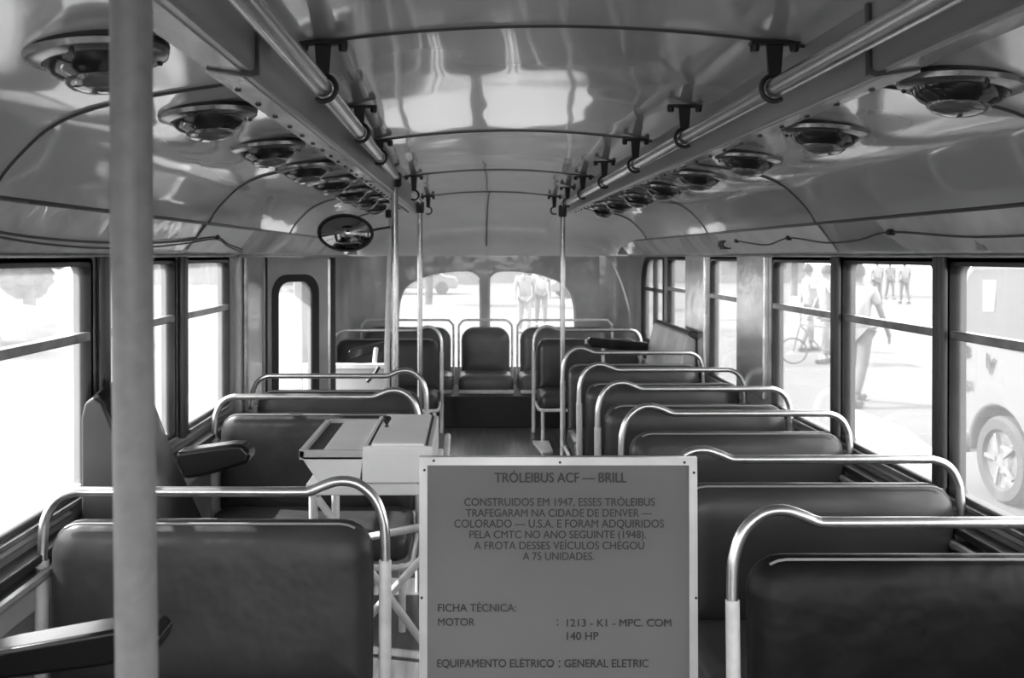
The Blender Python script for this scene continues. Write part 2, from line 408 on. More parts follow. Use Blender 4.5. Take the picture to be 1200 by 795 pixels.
# ducts (raceways) with screws either side of the middle ceiling
for s in (1, -1):
    for (ya, yb, zb, wd) in ((YF, 1.565, 1.683, .004), (1.58, YD, 1.676, 0)):
        pts = [(CX+s*.522, 0, 1.80), (CX+s*(.528-wd), 0, zb+.004), (CX+s*(.534-wd), 0, zb), (CX+s*.606, 0, zb+.012), (CX+s*.610, 0, 1.722), (CX+s*.60, 0, 1.75), (CX+s*.56, 0, 1.80)]
        mb = MB().prism([(x, ya, z) for x, y, z in pts], (0, yb-ya, 0)); trim(mb, 'duct', label='metal cable duct along the ceiling')
        trim(MB().prism([(CX+s*(.548-wd*.5), ya, zb-.001), (CX+s*.612, ya, zb+.008), (CX+s*.612, ya, zb+.012), (CX+s*(.548-wd*.5), ya, zb+.003)], (0, yb-ya, 0)), 'ceiling_enamel')
        if wd: trim(MB().prism([(x + (0 if k_ > 1 else -s*.006), 1.566, z - (.009 if 0 < k_ < 4 else 0)) for k_, (x, y, z) in enumerate(pts)], (0, .013, 0)), 'seam')
    mb = MB(); y = .9
    while y < 6.6:
        mb.lathe([(0, -.004), (.005, -.004), (.007, 0), (.007, .004), (0, .004)], (CX + s*.592, y, 1.681 if y > 1.58 else 1.695), 8); y += .165
    trim(mb, 'black_iron')

# ------------------------------------------------------------------ hand rails, hangers, poles
def tubeL(y):
    if y <= 1.88: return V(-.296, y, 1.71)
    t = (y-1.88)/(4.55-1.88); return V(-.296 - .066*t, y, 1.71 + .048*t)
def tubeR(y): return V(.618, y, 1.71 - .004*(y-1.88)/4)
o = MB().tube([tubeR(YF+.03), tubeR(1.88), tubeR(6.05)], .0195, 16).build('grab_rail', 'rail_metal')
tag(o, 'long chromed grab rail under the ceiling on the right', 'grab rail', 'ceiling grab rails')
o = MB().tube([tubeL(YF+.03), tubeL(1.88), tubeL(4.53)], .0195, 16).build('grab_rail', 'rail_metal')
tag(o, 'long chromed grab rail under the ceiling on the left', 'grab rail', 'ceiling grab rails')
o = MB().tube([(-.30, 4.98, 1.70), (-.296, 5.5, 1.69)], .017, 14).build('grab_rail', 'rail_metal')
tag(o, 'short grab rail piece on the left ending at the thin far pole', 'grab rail', 'ceiling grab rails')
def hanger(p, label):
    """p = centre of the tube; plate with two bolts on the ceiling, strap and hook"""
    zc = cz(p.x - CX) - .004; h = zc - p.z
    t = thing('rail_hanger', label, 'bracket', (p.x, p.y, p.z), 0, 'rail hangers')
    MB().box((0, 0, h-.004), (.10, .022, .008)).build('ceiling_plate', 'black_iron', t, bevel=.002)
    for q in (-1, 1):
        MB().lathe([(0, -.016), (.008, -.015), (.010, -.008), (.010, 0), (0, 0)], (q*.04, 0, h-.006), 10).build('bolt', 'black_iron', t)
    sg = 1 if p.x > CX else -1
    st = MB(); st.prism([(-.017, -.004, h-.006), (.017, -.004, h-.006), (.012, -.004, .022), (-.012, -.004, .022)], (0, .008, 0)); st.build('strap', 'black_iron', t)
    hk = MB(); hk.tube([(-sg*.0262*math.sin(a), 0, .0262*math.cos(a)) for a in [k*PI*1.2/18 for k in range(0, 19)]], .0055, 8); hk.build('hook', 'black_iron', t)
    return t
wordsN = ['nearest', 'second', 'third', 'fourth', 'fifth', 'sixth', 'seventh', 'eighth']
for i, y in enumerate((1.87, 2.65, 3.43, 4.22, 5.02, 5.8)):
    hanger(tubeR(y), 'black iron hanger holding the right grab rail, %s from the front' % wordsN[i])
for i, y in enumerate((1.87, 2.65, 3.43)):
    hanger(tubeL(y), 'black iron hanger holding the left grab rail, %s from the front' % wordsN[i])
hanger(V(-.30, 5.0, 1.70), 'black iron hanger on the short left rail near the thin far pole')
for x, lab in ((-.30, 'empty black hanger hook left of the rear dome'), (.62, 'empty black hanger hook right of the rear dome')): hanger(V(x, 6.72, 1.70), lab)
def clamp(p, parent, r=.028, h=.05): MB().lathe([(r*.7, h/2), (r, h*.4), (r, -h*.4), (r*.8, -h/2)], p, 16).build('clamp', 'black_iron', parent)
# front pole close to the camera
t = thing('grab_pole', 'thick dull grey vertical pole close by on the far left', 'pole', (-.293, .80, 0), 0, 'vertical grab poles')
MB().tube([(.014, 0, 0), (.006, 0, .7), (0, 0, 1.40), (0, 0, 1.80)], .0178, 28).build('pole', 'pole_paint', t)
MB().lathe([(.045, 0), (.045, .01), (.022, .02), (.022, .05)], (.016, 0, 0), 20).build('foot', 'black_iron', t)
clamp((0, 0, 1.70), t, .028)
t = thing('grab_pole', 'pale vertical pole holding the oval mirror, rightmost of the close pair', 'pole', (-.366, 4.55, 0), 0, 'vertical grab poles')
MB().tube([(0, 0, 0), (0, 0, .8), (-.003, 0, 1.76)], .0175, 16).build('pole', 'rail_metal', t); clamp((0, 0, 1.745), t, .032, .07)
MB().lathe([(.04, 0), (.04, .01), (.02, .02)], (0, 0, 0), 16).build('foot', 'black_iron', t)
t = thing('grab_pole', 'slimmer pale pole directly left of the pole at the rail end', 'pole', (-.415, 4.60, 0), 0, 'vertical grab poles')
MB().tube([(0, 0, 0), (.004, 0, .9), (.028, 0, 1.60), (.03, 0, 1.64)], .0145, 14).build('pole', 'white_tube', t); clamp((.018, 0, 1.58), t, .022, .04)
t = thing('grab_pole', 'thin vertical pole in front of the left rear window', 'pole', (-.295, 5.5, 0), 0, 'vertical grab poles')
MB().tube([(0, 0, 0), (0, 0, 1.68)], .0155, 14).build('pole', 'rail_metal', t); clamp((0, 0, 1.66), t, .026, .07)
t = thing('grab_pole', 'vertical pole at the aisle end of the right seat rows', 'pole', (.612, 6.05, 0), 0, 'vertical grab poles')
MB().tube([(0, 0, 0), (.0, 0, 1.69)], .0165, 14).build('pole', 'rail_metal', t); clamp((0, 0, 1.665), t, .027, .08)
MB().lathe([(.04, 0), (.04, .01), (.02, .02)], (0, 0, 0), 16).build('foot', 'black_iron', t)

# oval mirror
mp_ = px(405, 273, 4.45)
t = thing('oval_mirror', 'oval black rimmed mirror on the pole beside the rear door', 'mirror', mp_)
el = lambda a, b_, n=40: [(a*math.cos(2*PI*k/n), b_*math.sin(2*PI*k/n)) for k in range(n)]
plate('rim', el(.136, .092), [el(.126, .083)], .022, lambda u, v, w_: (u, w_, v + u*-.03), 'rubber', t)
mb = MB(); rows = []
for j in range(9):
    rr = j/8; rows.append([(.128*rr*math.cos(2*PI*k/32) , -.030*(1-rr*rr) - .002, .085*rr*math.sin(2*PI*k/32)) for k in range(33)])
mb.loft(rows); g = mb.build('mirror_glass', 'mirror_silver', t)
mb = MB().prism([( .128*math.cos(2*PI*k/32), .008, .085*math.sin(2*PI*k/32)) for k in range(32)], (0, .012, 0)); mb.build('back_shell', 'rubber', t)
MB().tube([(.12, .012, .01), (.16, .02, .02), (-.366 - mp_.x - .027, .10, .03)], .006, 8).build('arm', 'black_iron', t)

# ------------------------------------------------------------------ ceiling lamps
def make_lamp():
    t = thing('ceiling_lamp', 'x', 'lamp', (0, 0, 0), 0, 'x')
    MB().lathe([(.128, .030), (.122, .018), (.113, .006), (.109, -.004), (.104, -.004)], seg=40).build('collar', 'ceiling_enamel', t)
    MB().lathe([(.110, -.002), (.113, -.008), (.110, -.017), (.098, -.022), (.086, -.024), (.084, -.016)], seg=40).build('ring', 'lamp_ring', t)
    MB().lathe([(.109, .006), (.1135, .002), (.1135, -.004), (.109, -.006)], seg=40).build('gasket', 'black_iron', t)
    MB().lathe([(.086, -.018), (.082, -.030), (.070, -.042), (.054, -.050), (.052, -.053)], seg=24).build('reflector', 'lamp_dark', t)
    MB().lathe([(.056, -.048), (.054, -.056), (.046, -.063), (.030, -.069), (.012, -.072), (0, -.0725)], seg=14).build('lens', 'lamp_glass', t)
    for k in range(3):
        a = k*2*PI/3 + .5
        MB().lathe([(0, -.027), (.004, -.026), (.005, -.02), (0, -.02)], (.097*math.cos(a), .097*math.sin(a), 0), 8).build('screw', 'black_iron', t)
    return t
lamp0 = make_lamp(); first = True
for side, X, y0, dy, cnt in (('left', -.605, 1.50, .635, 8), ('right', .935, 1.755, .665, 8)):
    s = -1 if side == 'left' else 1
    for i in range(-2, cnt):
        y = y0 + dy*i
        if y > YD - .15 or y < 0.6 and i < 0 and y < -.2: continue
        if i < 0 : continue
        lab = 'round domed ceiling lamp of the %s row, %s from the front' % (side, wordsN[i])
        o = lamp0 if first else copy_tree(lamp0); first = False
        o.location = (X, y, 1.706); o.rotation_euler = (0, s*math.radians(6), 0)
        o['label'] = lab; o['group'] = 'domed lamps in the %s ceiling cove' % side

# ------------------------------------------------------------------ seats
def cushion(mb, x0, z0, x1, z1, t, r, y=0, crown=.012, lean=0.0):
    """soft upholstered slab standing in the xz plane"""
    def ring(ins, yy):
        rr = [max(q - ins*.6, .01) for q in (r if isinstance(r, (list, tuple)) else [r]*4)]
        return [(a, y + yy + lean*(b_ - z0), b_) for a, b_ in rrect(x0+ins, z0+ins, x1-ins, z1-ins, rr, 5)]
    lay = [(.10, -t/2-crown), (.05, -t/2-crown*.8), (.028, -t/2-.002), (.010, -t/2+.012), (.0, -t/2+.028), (0, t/2-.02), (.008, t/2-.006), (.02, t/2)]
    R = []
    for ins, yy in lay:
        ins = min(ins, (x1-x0)*.4, (z1-z0)*.4); R.append([mb.bm.verts.new(p) for p in ring(ins, yy)])
    n = len(R[0])
    for A, B in zip(R, R[1:]):
        for k in range(n): mb.bm.faces.new((A[k], A[(k+1) % n], B[(k+1) % n], B[k]))
    mb.bm.faces.new(R[0][::-1]); mb.bm.faces.new(R[-1]); return mb
def hoop(x0, x1, zt, zb, aisle, lean):
    """tube path of a seat-back hoop: round wall corner, hump at the aisle corner. aisle=+1 right end, -1 left end"""
    w_ = x1 - x0
    if aisle == 0:
        P = [(0, zb), (.0, zt-.09), (.012, zt-.035), (.035, zt-.01), (.07, zt), (w_/2, zt), (w_-.07, zt), (w_-.035, zt-.01), (w_-.012, zt-.035), (w_, zt-.09), (w_, zb)]
    else:
        P = [(0, zb), (.0, zt-.12), (.010, zt-.055), (.035, zt-.018), (.075, zt-.001), (.12, zt), (w_*.5, zt), (w_-.22, zt), (w_-.185, zt+.002), (w_-.155, zt+.014), (w_-.115, zt+.026), (w_-.07, zt+.020), (w_-.03, zt-.012), (w_-.008, zt-.06), (w_, zt-.13), (w_, zb)]
    pts = []
    for a, z in P:
        x = x0 + a if aisle >= 0 else x1 - a
        pts.append(V(x, lean*(z - .42), z))
    return smooth_path(pts, 5)
def make_seat(width, aisle, vinyl, label, group, lean=.05, name='double_seat', zt=.793):
    t = thing(name, label, 'bus seat', (0, 0, 0), 0, group)
    x0, x1 = -width/2, width/2; r = .0125
    H = hoop(x0, x1, zt, .42, aisle, lean)
    MB().tube(H, r, 14).build('back_frame', 'chrome', t)
    for x in (x0, x1):
        ztop = zt - .165
        MB().tube([(x, 0, .0), (x, 0, .40), (x, lean*(ztop-.42), ztop)], .0155, 12).build('leg', 'white_tube', t)
    for x in (x0+.04, x1-.04):
        MB().tube([(x, -.40, 0), (x, -.38, .24)], .0135, 10).build('leg', 'white_tube', t)
    mb = MB(); cushion(mb, x0+.028, .335, x1-.028, zt-.065, .060, [.075, .075, .02, .02], y=-.015, lean=lean)
    bk = mb.build('backrest', vinyl, t)
    pp = rrect(x0+.032, .45, x1-.032, zt-.067, [.075, .075, .02, .02], 6)
    top = sorted([p for p in pp if p[1] > zt-.20], key=lambda p: p[0])
    top = [p for p in top if p[1] > zt-.082]
    MB().tube([(a, -.035 + lean*(z-.44), z) for a, z in top], .003, 6).build('edge_glint', 'edge_glint', bk)  # highlight along the backrest top, drawn as a thin light tube
    mb = MB(); cushion(mb, x0+.02, -.05, x1-.02, .38, .10, .05)
    for v in mb.bm.verts:      # lay the slab down as a seat cushion
        x, y, z = v.co; v.co = (x, -z - .02, .30 - y)
    sc = mb.build('seat_cushion', vinyl, t)
    mb = MB(); q = rrect(x0+.01, -.42, x1-.01, .0, .05, 5); mb.tube([(a, b_, .24) for a, b_ in q], .012, 8, closed=True); mb.build('seat_frame', 'white_tube', t)
    return t
WS = .835
gR, gL = 'double seats along the right side', 'double seats along the left side'
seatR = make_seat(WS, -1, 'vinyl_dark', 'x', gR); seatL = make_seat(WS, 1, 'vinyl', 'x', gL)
Rlab = ['dark double seat at the lower right corner, nearest of the right row', 'double seat right behind the information board, second of the right row', 'third double seat from the front in the right row',
        'fourth double seat from the front in the right row', 'fifth double seat from the front in the right row', 'sixth double seat in the right row, beside the side bench']
for i, y in enumerate((1.97, 2.59, 3.35, 3.97, 4.64, 5.46)):
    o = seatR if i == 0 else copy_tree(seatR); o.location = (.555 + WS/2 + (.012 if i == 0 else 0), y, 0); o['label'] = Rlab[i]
    if i:
        for ch in o.children:
            pass
o = copy_tree(seatR, (.50 + WS/2, 7.15, 0), 'double seat in front of the rear bench on the right, legs showing by the aisle')
Llab = ['large grey double seat in the left foreground behind the thick pole', 'double seat just behind the white fare desk on the left', 'double seat on the left next to the rear door']
for i, y in enumerate((2.23, 3.75, 4.40)):
    o = seatL if i == 0 else copy_tree(seatL); o.location = (-.205 - WS/2, y, 0); o['label'] = Llab[i]
o = copy_tree(seatL, (-.215 - WS/2, 7.12, 0), 'double seat in front of the rear bench on the left, behind the thin poles')
# rows two to six of the right side get a lighter tone than the first, haze included
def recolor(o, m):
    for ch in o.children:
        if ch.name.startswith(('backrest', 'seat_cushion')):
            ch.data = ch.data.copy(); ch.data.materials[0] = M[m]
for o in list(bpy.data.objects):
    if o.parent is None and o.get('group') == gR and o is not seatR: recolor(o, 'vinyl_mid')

# rear bench of three hooped seats
def bench_seat(x0, x1, label, vin):
    w_ = x1 - x0; t = thing('rear_bench_seat', label, 'bus seat', ((x0+x1)/2, 7.86, 0), 0, 'seats of the rear bench')
    MB().tube(hoop(-w_/2, w_/2, .822, .255, 0, .03), .0105, 10).build('back_frame', 'white_tube', t)
    mb = MB(); cushion(mb, -w_/2+.022, .36, w_/2-.022, .765, .07, [.11, .11, .02, .02], y=-.02, lean=.03, crown=.02); mb.build('backrest', vin, t)
    mb = MB(); cushion(mb, -w_/2+.006, -.05, w_/2-.006, .38, .13, .05, crown=.015)
    for v in mb.bm.verts:
        x, y, z = v.co; v.co = (x, -z - .02, .325 - y)
    mb.build('seat_cushion', vin, t)
    MB().box((0, -.40, .268), (w_-.01, .02, .028), bev=.004).build('front_rail', 'white_tube', t)
    return t
bench_seat(-.92, -.135, 'left seat of the rear bench under the left rear window', 'vinyl_hazed')
bench_seat(-.09, .365, 'narrow middle seat of the rear bench facing down the aisle', 'vinyl_hazed')
bench_seat(.41, 1.22, 'right seat of the rear bench under the right rear window', 'vinyl_hazed')
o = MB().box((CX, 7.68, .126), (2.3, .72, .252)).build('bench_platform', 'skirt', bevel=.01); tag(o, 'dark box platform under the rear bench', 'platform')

# side facing seats with padded arms
def arm_mb(P, y, w_): return MB().prism([(a, y, z) for a, z in P], (0, w_, 0))
Yc = 2.52
t = thing('conductor_seat', 'black padded conductor seat by the left window, facing the aisle', 'seat', (0, 0, 0), 0, 'side facing single seats')
def bprof(zt, y): return [(-1.065, y, .50), (-1.065, y, zt-.06), (-1.055, y, zt-.018), (-1.03, y, zt), (-1.008, y, zt-.018), (-.995, y, zt-.05), (-.93, y, zt-.22), (-.86, y, zt-.38), (-.84, y, .50), (-1.065, y, .50)]
mb = MB(); mb.loft([bprof(z, y) for z, y in ((.955, Yc+.022), (.985, Yc+.03), (1.0, Yc+.08), (1.012, Yc+.2), (.99, Yc+.33), (.95, Yc+.39), (.90, Yc+.42))])
mb.bm.faces.new([mb.bm.verts.new(p) for p in bprof(.90, Yc+.42)[:-1]]); mb.build('backrest', 'black_vinyl', t)
arm_mb([(a, z) for a, y, z in bprof(.985, 0)[:-1]], Yc, .028).build('sheen_panel', 'vinyl_mid', t, bevel=.010)  # near end in lighter vinyl: its reflection is put into the colour
al = [(px(a, b_, Yc).x, px(a, b_, Yc).z) for a, b_ in ((205, 530), (270, 521), (284, 521), (294, 531), (292, 543), (236, 560), (215, 562))]
arm_mb(al, Yc - .01, .075).build('armrest', 'black_vinyl', t, bevel=.012)
MB().box((-.84, Yc + .24, .435), (.36, .44, .09)).build('seat_cushion', 'black_vinyl', t, bevel=.03)
MB().box((-.79, Yc + .03, .625), (.17, .07, .016)).build('seat_edge', 'white_enamel', t, bevel=.004)
MB().tube([(-.82, Yc+.24, 0), (-.82, Yc+.24, .42)], .035, 16).build('pedestal', 'black_iron', t)
MB().lathe([(.15, 0), (.15, .015), (.05, .03), (.035, .05)], (-.82, Yc+.24, 0), 24).build('foot', 'black_iron', t)

Yn = 1.42
t = thing('crew_chair', 'dark padded side seat whose long armrest shows at the bottom left corner', 'seat', (0, 0, 0), 0, 'side facing single seats')
an = [(-.98, .64), (-.98, .695), (px(0, 764, Yn).x, px(0, 764, Yn).z), (px(140, 739, Yn).x, px(140, 739, Yn).z), (px(180, 741, Yn).x, px(180, 741, Yn).z), (px(187, 752, Yn).x, px(187, 752, Yn).z), (px(182, 768, Yn).x, px(182, 768, Yn).z), (px(120, 785, Yn).x, px(120, 785, Yn).z), (px(0, 800, Yn).x, px(0, 800, Yn).z)]
arm_mb(an, Yn, .07).build('armrest', 'black_vinyl', t, bevel=.014)
MB().prism([(-1.07, Yn-.5, .45), (-1.07, Yn-.5, .9), (-1.0, Yn-.5, .92), (-.93, Yn-.5, .45)], (0, .56, 0)).build('backrest', 'vinyl', t, bevel=.02)
MB().box((-.80, Yn-.22, .42), (.46, .5, .10)).build('seat_cushion', 'vinyl_dark', t, bevel=.03)
MB().box((-.82, Yn-.22, .19), (.36, .4, .38)).build('base', 'black_iron', t, bevel=.01)

t = thing('side_bench', 'side facing bench under the rear right windows, window light painted pale on its back', 'bench', (0, 0, 0))
MB().prism([(1.36, 5.62, .89), (1.385, 5.62, .86), (1.385, 5.62, .40), (1.24, 5.62, .40), (1.27, 5.62, .62), (1.325, 5.62, .89)], (0, 1.02, 0)).build('backrest', 'vinyl_lit', t, bevel=.015)
MB().prism([(1.33, 5.61, .885), (1.395, 5.61, .85), (1.395, 5.61, .905), (1.35, 5.61, .915)], (0, 1.04, 0)).build('top_roll', 'vinyl_mid', t, bevel=.012)
MB().box((1.08, 6.13, .37), (.42, 1.02, .10)).build('seat_cushion', 'vinyl_mid', t, bevel=.03)
MB().box((1.12, 6.13, .16), (.34, .96, .32)).build('base', 'lower_wall', t, bevel=.01)
p0, p1 = px(689, 398, 6.6), px(737, 411, 6.6)
MB().prism([(p0.x, 6.58, p0.z), (p0.x+.015, 6.58, p0.z+.016), (1.28, 6.58, p1.z+.055), (1.28, 6.58, p1.z-.015), (p0.x+.02, 6.58, p0.z-.055)], (0, .06, 0)).build('armrest', 'black_vinyl', t, bevel=.01)
MB().tube([(p0.x-.002, 6.61, p0.z-.005), (p0.x-.012, 6.61, p0.z-.010), (p0.x-.008, 6.61, p0.z-.03)], .012, 8).build('tip_glint', 'white_tube', t)  # highlight on the armrest tip, built as a white tube
MB().tube([(.96, 6.61, .36), (.96, 6.61, p0.z-.05)], .012, 8).build('arm_post', 'white_tube', t)

t = thing('stair_screen', 'white low partition panel by the rear door with a dark armrest', 'partition', (0, 0, 0))
MB().box((-.76, 5.62, .56), (.50, .03, .30)).build('panel', 'white_shade', t, bevel=.006)
MB().box((-.76, 5.60, .70), (.52, .05, .03)).build('top_rail', 'white_tube', t, bevel=.006)
for x in (-1.0, -.53): MB().tube([(x, 5.62, 0), (x, 5.62, .7)], .014, 10).build('post', 'white_tube', t)
a0, a1 = px(408, 413, 5.6), px(462, 399, 5.9)
mb = MB(); mb.prism([(a0.x, a0.y, a0.z), (a0.x+.01, a0.y, a0.z+.014), (a1.x, a1.y, a1.z+.012), (a1.x, a1.y, a1.z-.05), (a0.x+.02, a0.y, a0.z-.045)], (0, .06, 0)); mb.build('armrest', 'black_vinyl', t, bevel=.008)
MB().tube([(-.58, 5.62, .70), (-.575, 5.68, .80)], .014, 8).build('arm_post', 'white_tube', t)
MB().tube([px(444, 430, 5.55), px(440, 437, 5.54), px(430, 448, 5.54)], .012, 8).build('latch', 'black_iron', t)

# ------------------------------------------------------------------ rear exit door (folded leaf, left)
A, B = V(-1.10, 4.80, 0), V(-.80, 5.16, 0); dA = (B-A); Lw = dA.length; dn = dA.normalized(); nn = V(-dn.y, dn.x, 0)
d = thing('door_1', 'folding rear exit door leaf with a round-cornered window', None, kind='structure')
def d3(u, v, t_): return tuple(A + dn*u + nn*t_ + V(0, 0, v))
wz0, wz1 = .30, 1.37 - 27*5.0/F
plate('leaf', rrect(0, .02, Lw, 1.36, .01), [rrect(.10, wz0, Lw-.10, wz1, .08)], .035, d3, 'wall_paint', d)
plate('window_gasket', rrect(.075, wz0-.025, Lw-.075, wz1+.025, .10), [rrect(.115, wz0+.015, Lw-.115, wz1-.015, .07)], .05, d3, 'rubber', d)
plate('pane', rrect(.10, wz0, Lw-.10, wz1, .08), [], .004, d3, 'dusty_veil_glass', d)
MB().tube([d3(Lw+.005, .02, -.01), d3(Lw+.005, 1.35, -.01)], .012, 10).build('edge_strip', 'chrome', d)
MB().box(tuple(A + dn*(Lw+.04) + V(0, .03, .68)), (.03, .04, 1.36)).build('edge_rubber', 'rubber', d)
trim(MB().box((XL+.02, 4.48, E/2), (.09, .44, E)), 'wall_paint', .01, 'grey panel beside the rear door')
trim(MB().tube([(XL+.075, 4.30, .05), (XL+.075, 4.30, 1.36)], .012, 10), 'sash_metal')
trim(MB().tube([(XL+.07, 4.76, .05), (XL+.07, 4.76, 1.36)], .008, 10), 'rubber')
trim(MB().box((XL+.01, 6.0, E/2), (.06, .06, E)), 'wall_paint', .01)

# ------------------------------------------------------------------ fare desk
t = thing('fare_desk', 'white fare collector desk with coin tray on tubular legs', 'desk', (0, 0, 0))
Y0, Y1 = 2.70, 3.22
XA, XB, XC = (350-550)*Y0/F, (425-550)*Y0/F, (507-550)*Y0/F
zt_ = E - 224*Y0/F; ztr = E - 231*Y0/F; zb_ = E - 267*Y0/F
mb = MB(); mb.prism([(XB, Y0, zt_), (XC, Y0, zt_), (XC, Y0, zb_), (XB-.012, Y0, zb_)], (0, Y1-Y0, 0)); mb.build('cash_box', 'white_enamel', t, bevel=.003)
lid = MB().box(((XB+XC)/2, (Y0+Y1)/2+.0, zt_+.003), (XC-XB-.05, Y1-Y0-.02, .010)).build('lid', 'white_enamel', t, bevel=.003)
for x in (XB+.018, XC-.018): MB().box((x, (Y0+Y1)/2, zt_+.0015), (.006, Y1-Y0-.03, .004)).build('lid_groove', 'ink', lid)
kp = px(453, 504, 2.97)
MB().lathe([(.008, 0), (.005, .012), (.012, .022), (.016, .029), (.012, .036), (0, .037)], (kp.x, 2.97, zt_+.006), 14).build('knob', 'black_iron', lid)
# slanted coin tray: floor, rims and dark slot
mb = MB(); mb.prism([(XA+.005, Y0, ztr-.012), (XB, Y0, ztr-.012), (XB, Y0, zb_), (XA+.058, Y0, zb_)], (0, Y1-Y0, 0)); mb.build('tray_body', 'white_enamel', t, bevel=.002)
mb = MB(); mb.box(((XA+XB)/2, Y0+.008, ztr-.008), (XB-XA, .016, .028)); mb.box(((XA+XB)/2, Y1-.008, ztr-.004), (XB-XA, .016, .024)); mb.box((XA+.008, (Y0+Y1)/2, ztr-.004), (.016, Y1-Y0, .024)); mb.build('tray_rim', 'white_shade', t, bevel=.002)
MB().box((XA+.042, (Y0+Y1)/2, ztr-.008), (.05, Y1-Y0-.032, .006)).build('coin_slot', 'ink', t)
MB().box(((XA+.067+XB)/2, (Y0+Y1)/2, ztr-.002), (XB-XA-.067, Y1-Y0-.033, .010)).build('tray_plate', 'white_enamel', t, bevel=.002)
xa, xb = (357-550)*Y0/F, -.09
MB().box(((xa+xb)/2, (Y0+Y1)/2, zb_-.022), (xb-xa, Y1-Y0-.02, .036)).build('table_frame', 'white_enamel', t, bevel=.006)
MB().tube([(xb+.01, Y0+.02, zb_-.02), (xb+.02, Y0+.03, zb_+.05), (xb+.02, Y0+.30, zb_+.08)], .010, 10).build('side_handle', 'white_tube', t)
zl = zb_ - .04
for (x, y, xx) in ((xa+.02, Y0+.03, xa+.02), (xb-.02, Y0+.03, xb-.02), (xa+.02, Y1-.04, xa+.02), (xb-.02, Y1-.04, xb-.02)):
    MB().tube([(x, y, 0), (x, y, zl)], .014, 12).build('leg', 'white_tube', t)
for (p, q) in (((xa+.03, Y0+.03, zl-.01), (xb-.02, Y0+.03, .18)), ((xb-.02, Y0+.05, .50), (xa+.03, Y0+.05, .12)), ((xb-.02, Y1-.06, .52), (xb-.02, Y0+.05, .38)), ((xb+.03, Y0+.06, zl-.09), (xa+.06, Y1-.1, .40))):
    MB().tube([p, q], .012, 10).build('brace', 'white_tube', t)

# ------------------------------------------------------------------ information board
YS = 1.95; ks = YS / F
t = thing('information_board', 'grey information board about the trolleybus in a riveted metal frame', 'sign', (.188, YS, 0))
t.rotation_euler = (math.radians(-1.3), 0, 0)
bx = lambda x: (x - 550)*ks - .188
bz = lambda y: E + (300 - y)*ks
x0, x1, z1, z0 = bx(491), bx(819), bz(538), .12
MB().box(((x0+x1)/2, 0, (z0+z1)/2), (x1-x0-.01, .010, z1-z0-.01)).build('panel', 'sign_face', t)
plate('frame', [(x0, z0), (x1, z0), (x1, z1), (x0, z1)], [[(x0+.017, z0+.017), (x1-.017, z0+.017), (x1-.017, z1-.017), (x0+.017, z1-.017)]], .020, lambda u, v, w_: (u, w_, v), 'sign_frame', t)
for (a, b_) in ((508, 542), (657, 544), (804, 544), (497, 553), (815, 556), (494, 703), (817, 703)):
    MB().lathe([(0, .004), (.0024, .003), (.003, 0)], (bx(a), -.010, bz(b_)), 8, rot=Matrix.Rotation(PI/2, 3, 'X')).build('rivet', 'black_iron', t)
for x in (x0+.03, x1-.03): MB().box((x, .02, .35), (.03, .02, .70)).build('leg', 'sign_frame', t)
LN = [('TRÓLEIBUS ACF — BRILL', 579.7, 735.2, 555.9, 567.6, .8), ('CONSTRUIDOS EM 1947, ESSES TRÓLEIBUS', 544, 769, 585.9, 595.4, .3),
      ('TRAFEGARAM NA CIDADE DE DENVER —', 545.8, 765.4, 598.9, 608.2, .3), ('COLORADO — U.S.A. E FORAM ADQUIRIDOS', 532, 779.6, 611.3, 621, .3),
      ('PELA CMTC NO ANO SEGUINTE (1948).', 550, 758.5, 624.3, 633.6, .3), ('A FROTA DESSES VEÍCULOS CHEGOU', 555.5, 756.4, 637.2, 646.6, .3),
      ('A 75 UNIDADES.', 613, 697, 649.8, 659.2, .3), ('FICHA TÉCNICA:', 513, 605, 710.3, 719.7, .4), ('MOTOR', 513, 556, 727.3, 736.3, .3), (':', 653, 655, 729, 736.3, .3),
      ('1213 - K1 - MPC. COM', 664.8, 788, 728.3, 737.3, .3), ('140 HP', 664.8, 702, 743.3, 753, .3), ('EQUIPAMENTO ELÉTRICO', 512, 649.7, 775.5, 785, .3), (':', 655, 657, 777, 785, .3), ('GENERAL ELETRIC', 662, 761, 775.5, 785, .3)]
def lettering(s_, xa_, xb_, ya_, yb_, bold, par, conv, m='ink', y=-.0065):
    cu = bpy.data.curves.new('t', 'FONT'); cu.body = s_; cu.size = 1; cu.extrude = 0.0
    to = bpy.data.objects.new('t', cu); C.objects.link(to); dg = bpy.context.evaluated_depsgraph_get()
    me = bpy.data.meshes.new_from_object(to.evaluated_get(dg)); bpy.data.objects.remove(to); bpy.data.curves.remove(cu)
    xs = [v.co.x for v in me.vertices]; mnx, mxx = min(xs), max(xs)
    cap = .72 if s_ != ':' else max(v.co.y for v in me.vertices)
    for v in me.vertices:
        u = xa_ + (v.co.x - mnx)/(mxx - mnx)*(xb_ - xa_); w_ = yb_ + (v.co.y/cap)*(ya_ - yb_)
        v.co = conv(u, w_, y)
    if bold:
        bm = bmesh.new(); bm.from_mesh(me); g0 = bm.verts[:] + bm.edges[:] + bm.faces[:]
        for dx, dy in ((bold*.9, 0), (bold*.45, bold*.5)):
            g = bmesh.ops.duplicate(bm, geom=g0)['geom']
            for v in g:
                if isinstance(v, bmesh.types.BMVert): v.co += Vector(conv(xa_ + dx, ya_ + dy, y)) - Vector(conv(xa_, ya_, y)) + Vector((0, -.00008*(1+dy), 0))
        bm.to_mesh(me); bm.free()
    me.materials.clear(); me.materials.append(M[m])
    o = bpy.data.objects.new('lettering', me); C.objects.link(o); o.parent = par; return o
for (s_, a, b_, c_, d_, bo) in LN: lettering(s_, a, b_, c_, d_, bo, t, lambda u, w_, y: (bx(u), y, bz(w_)))

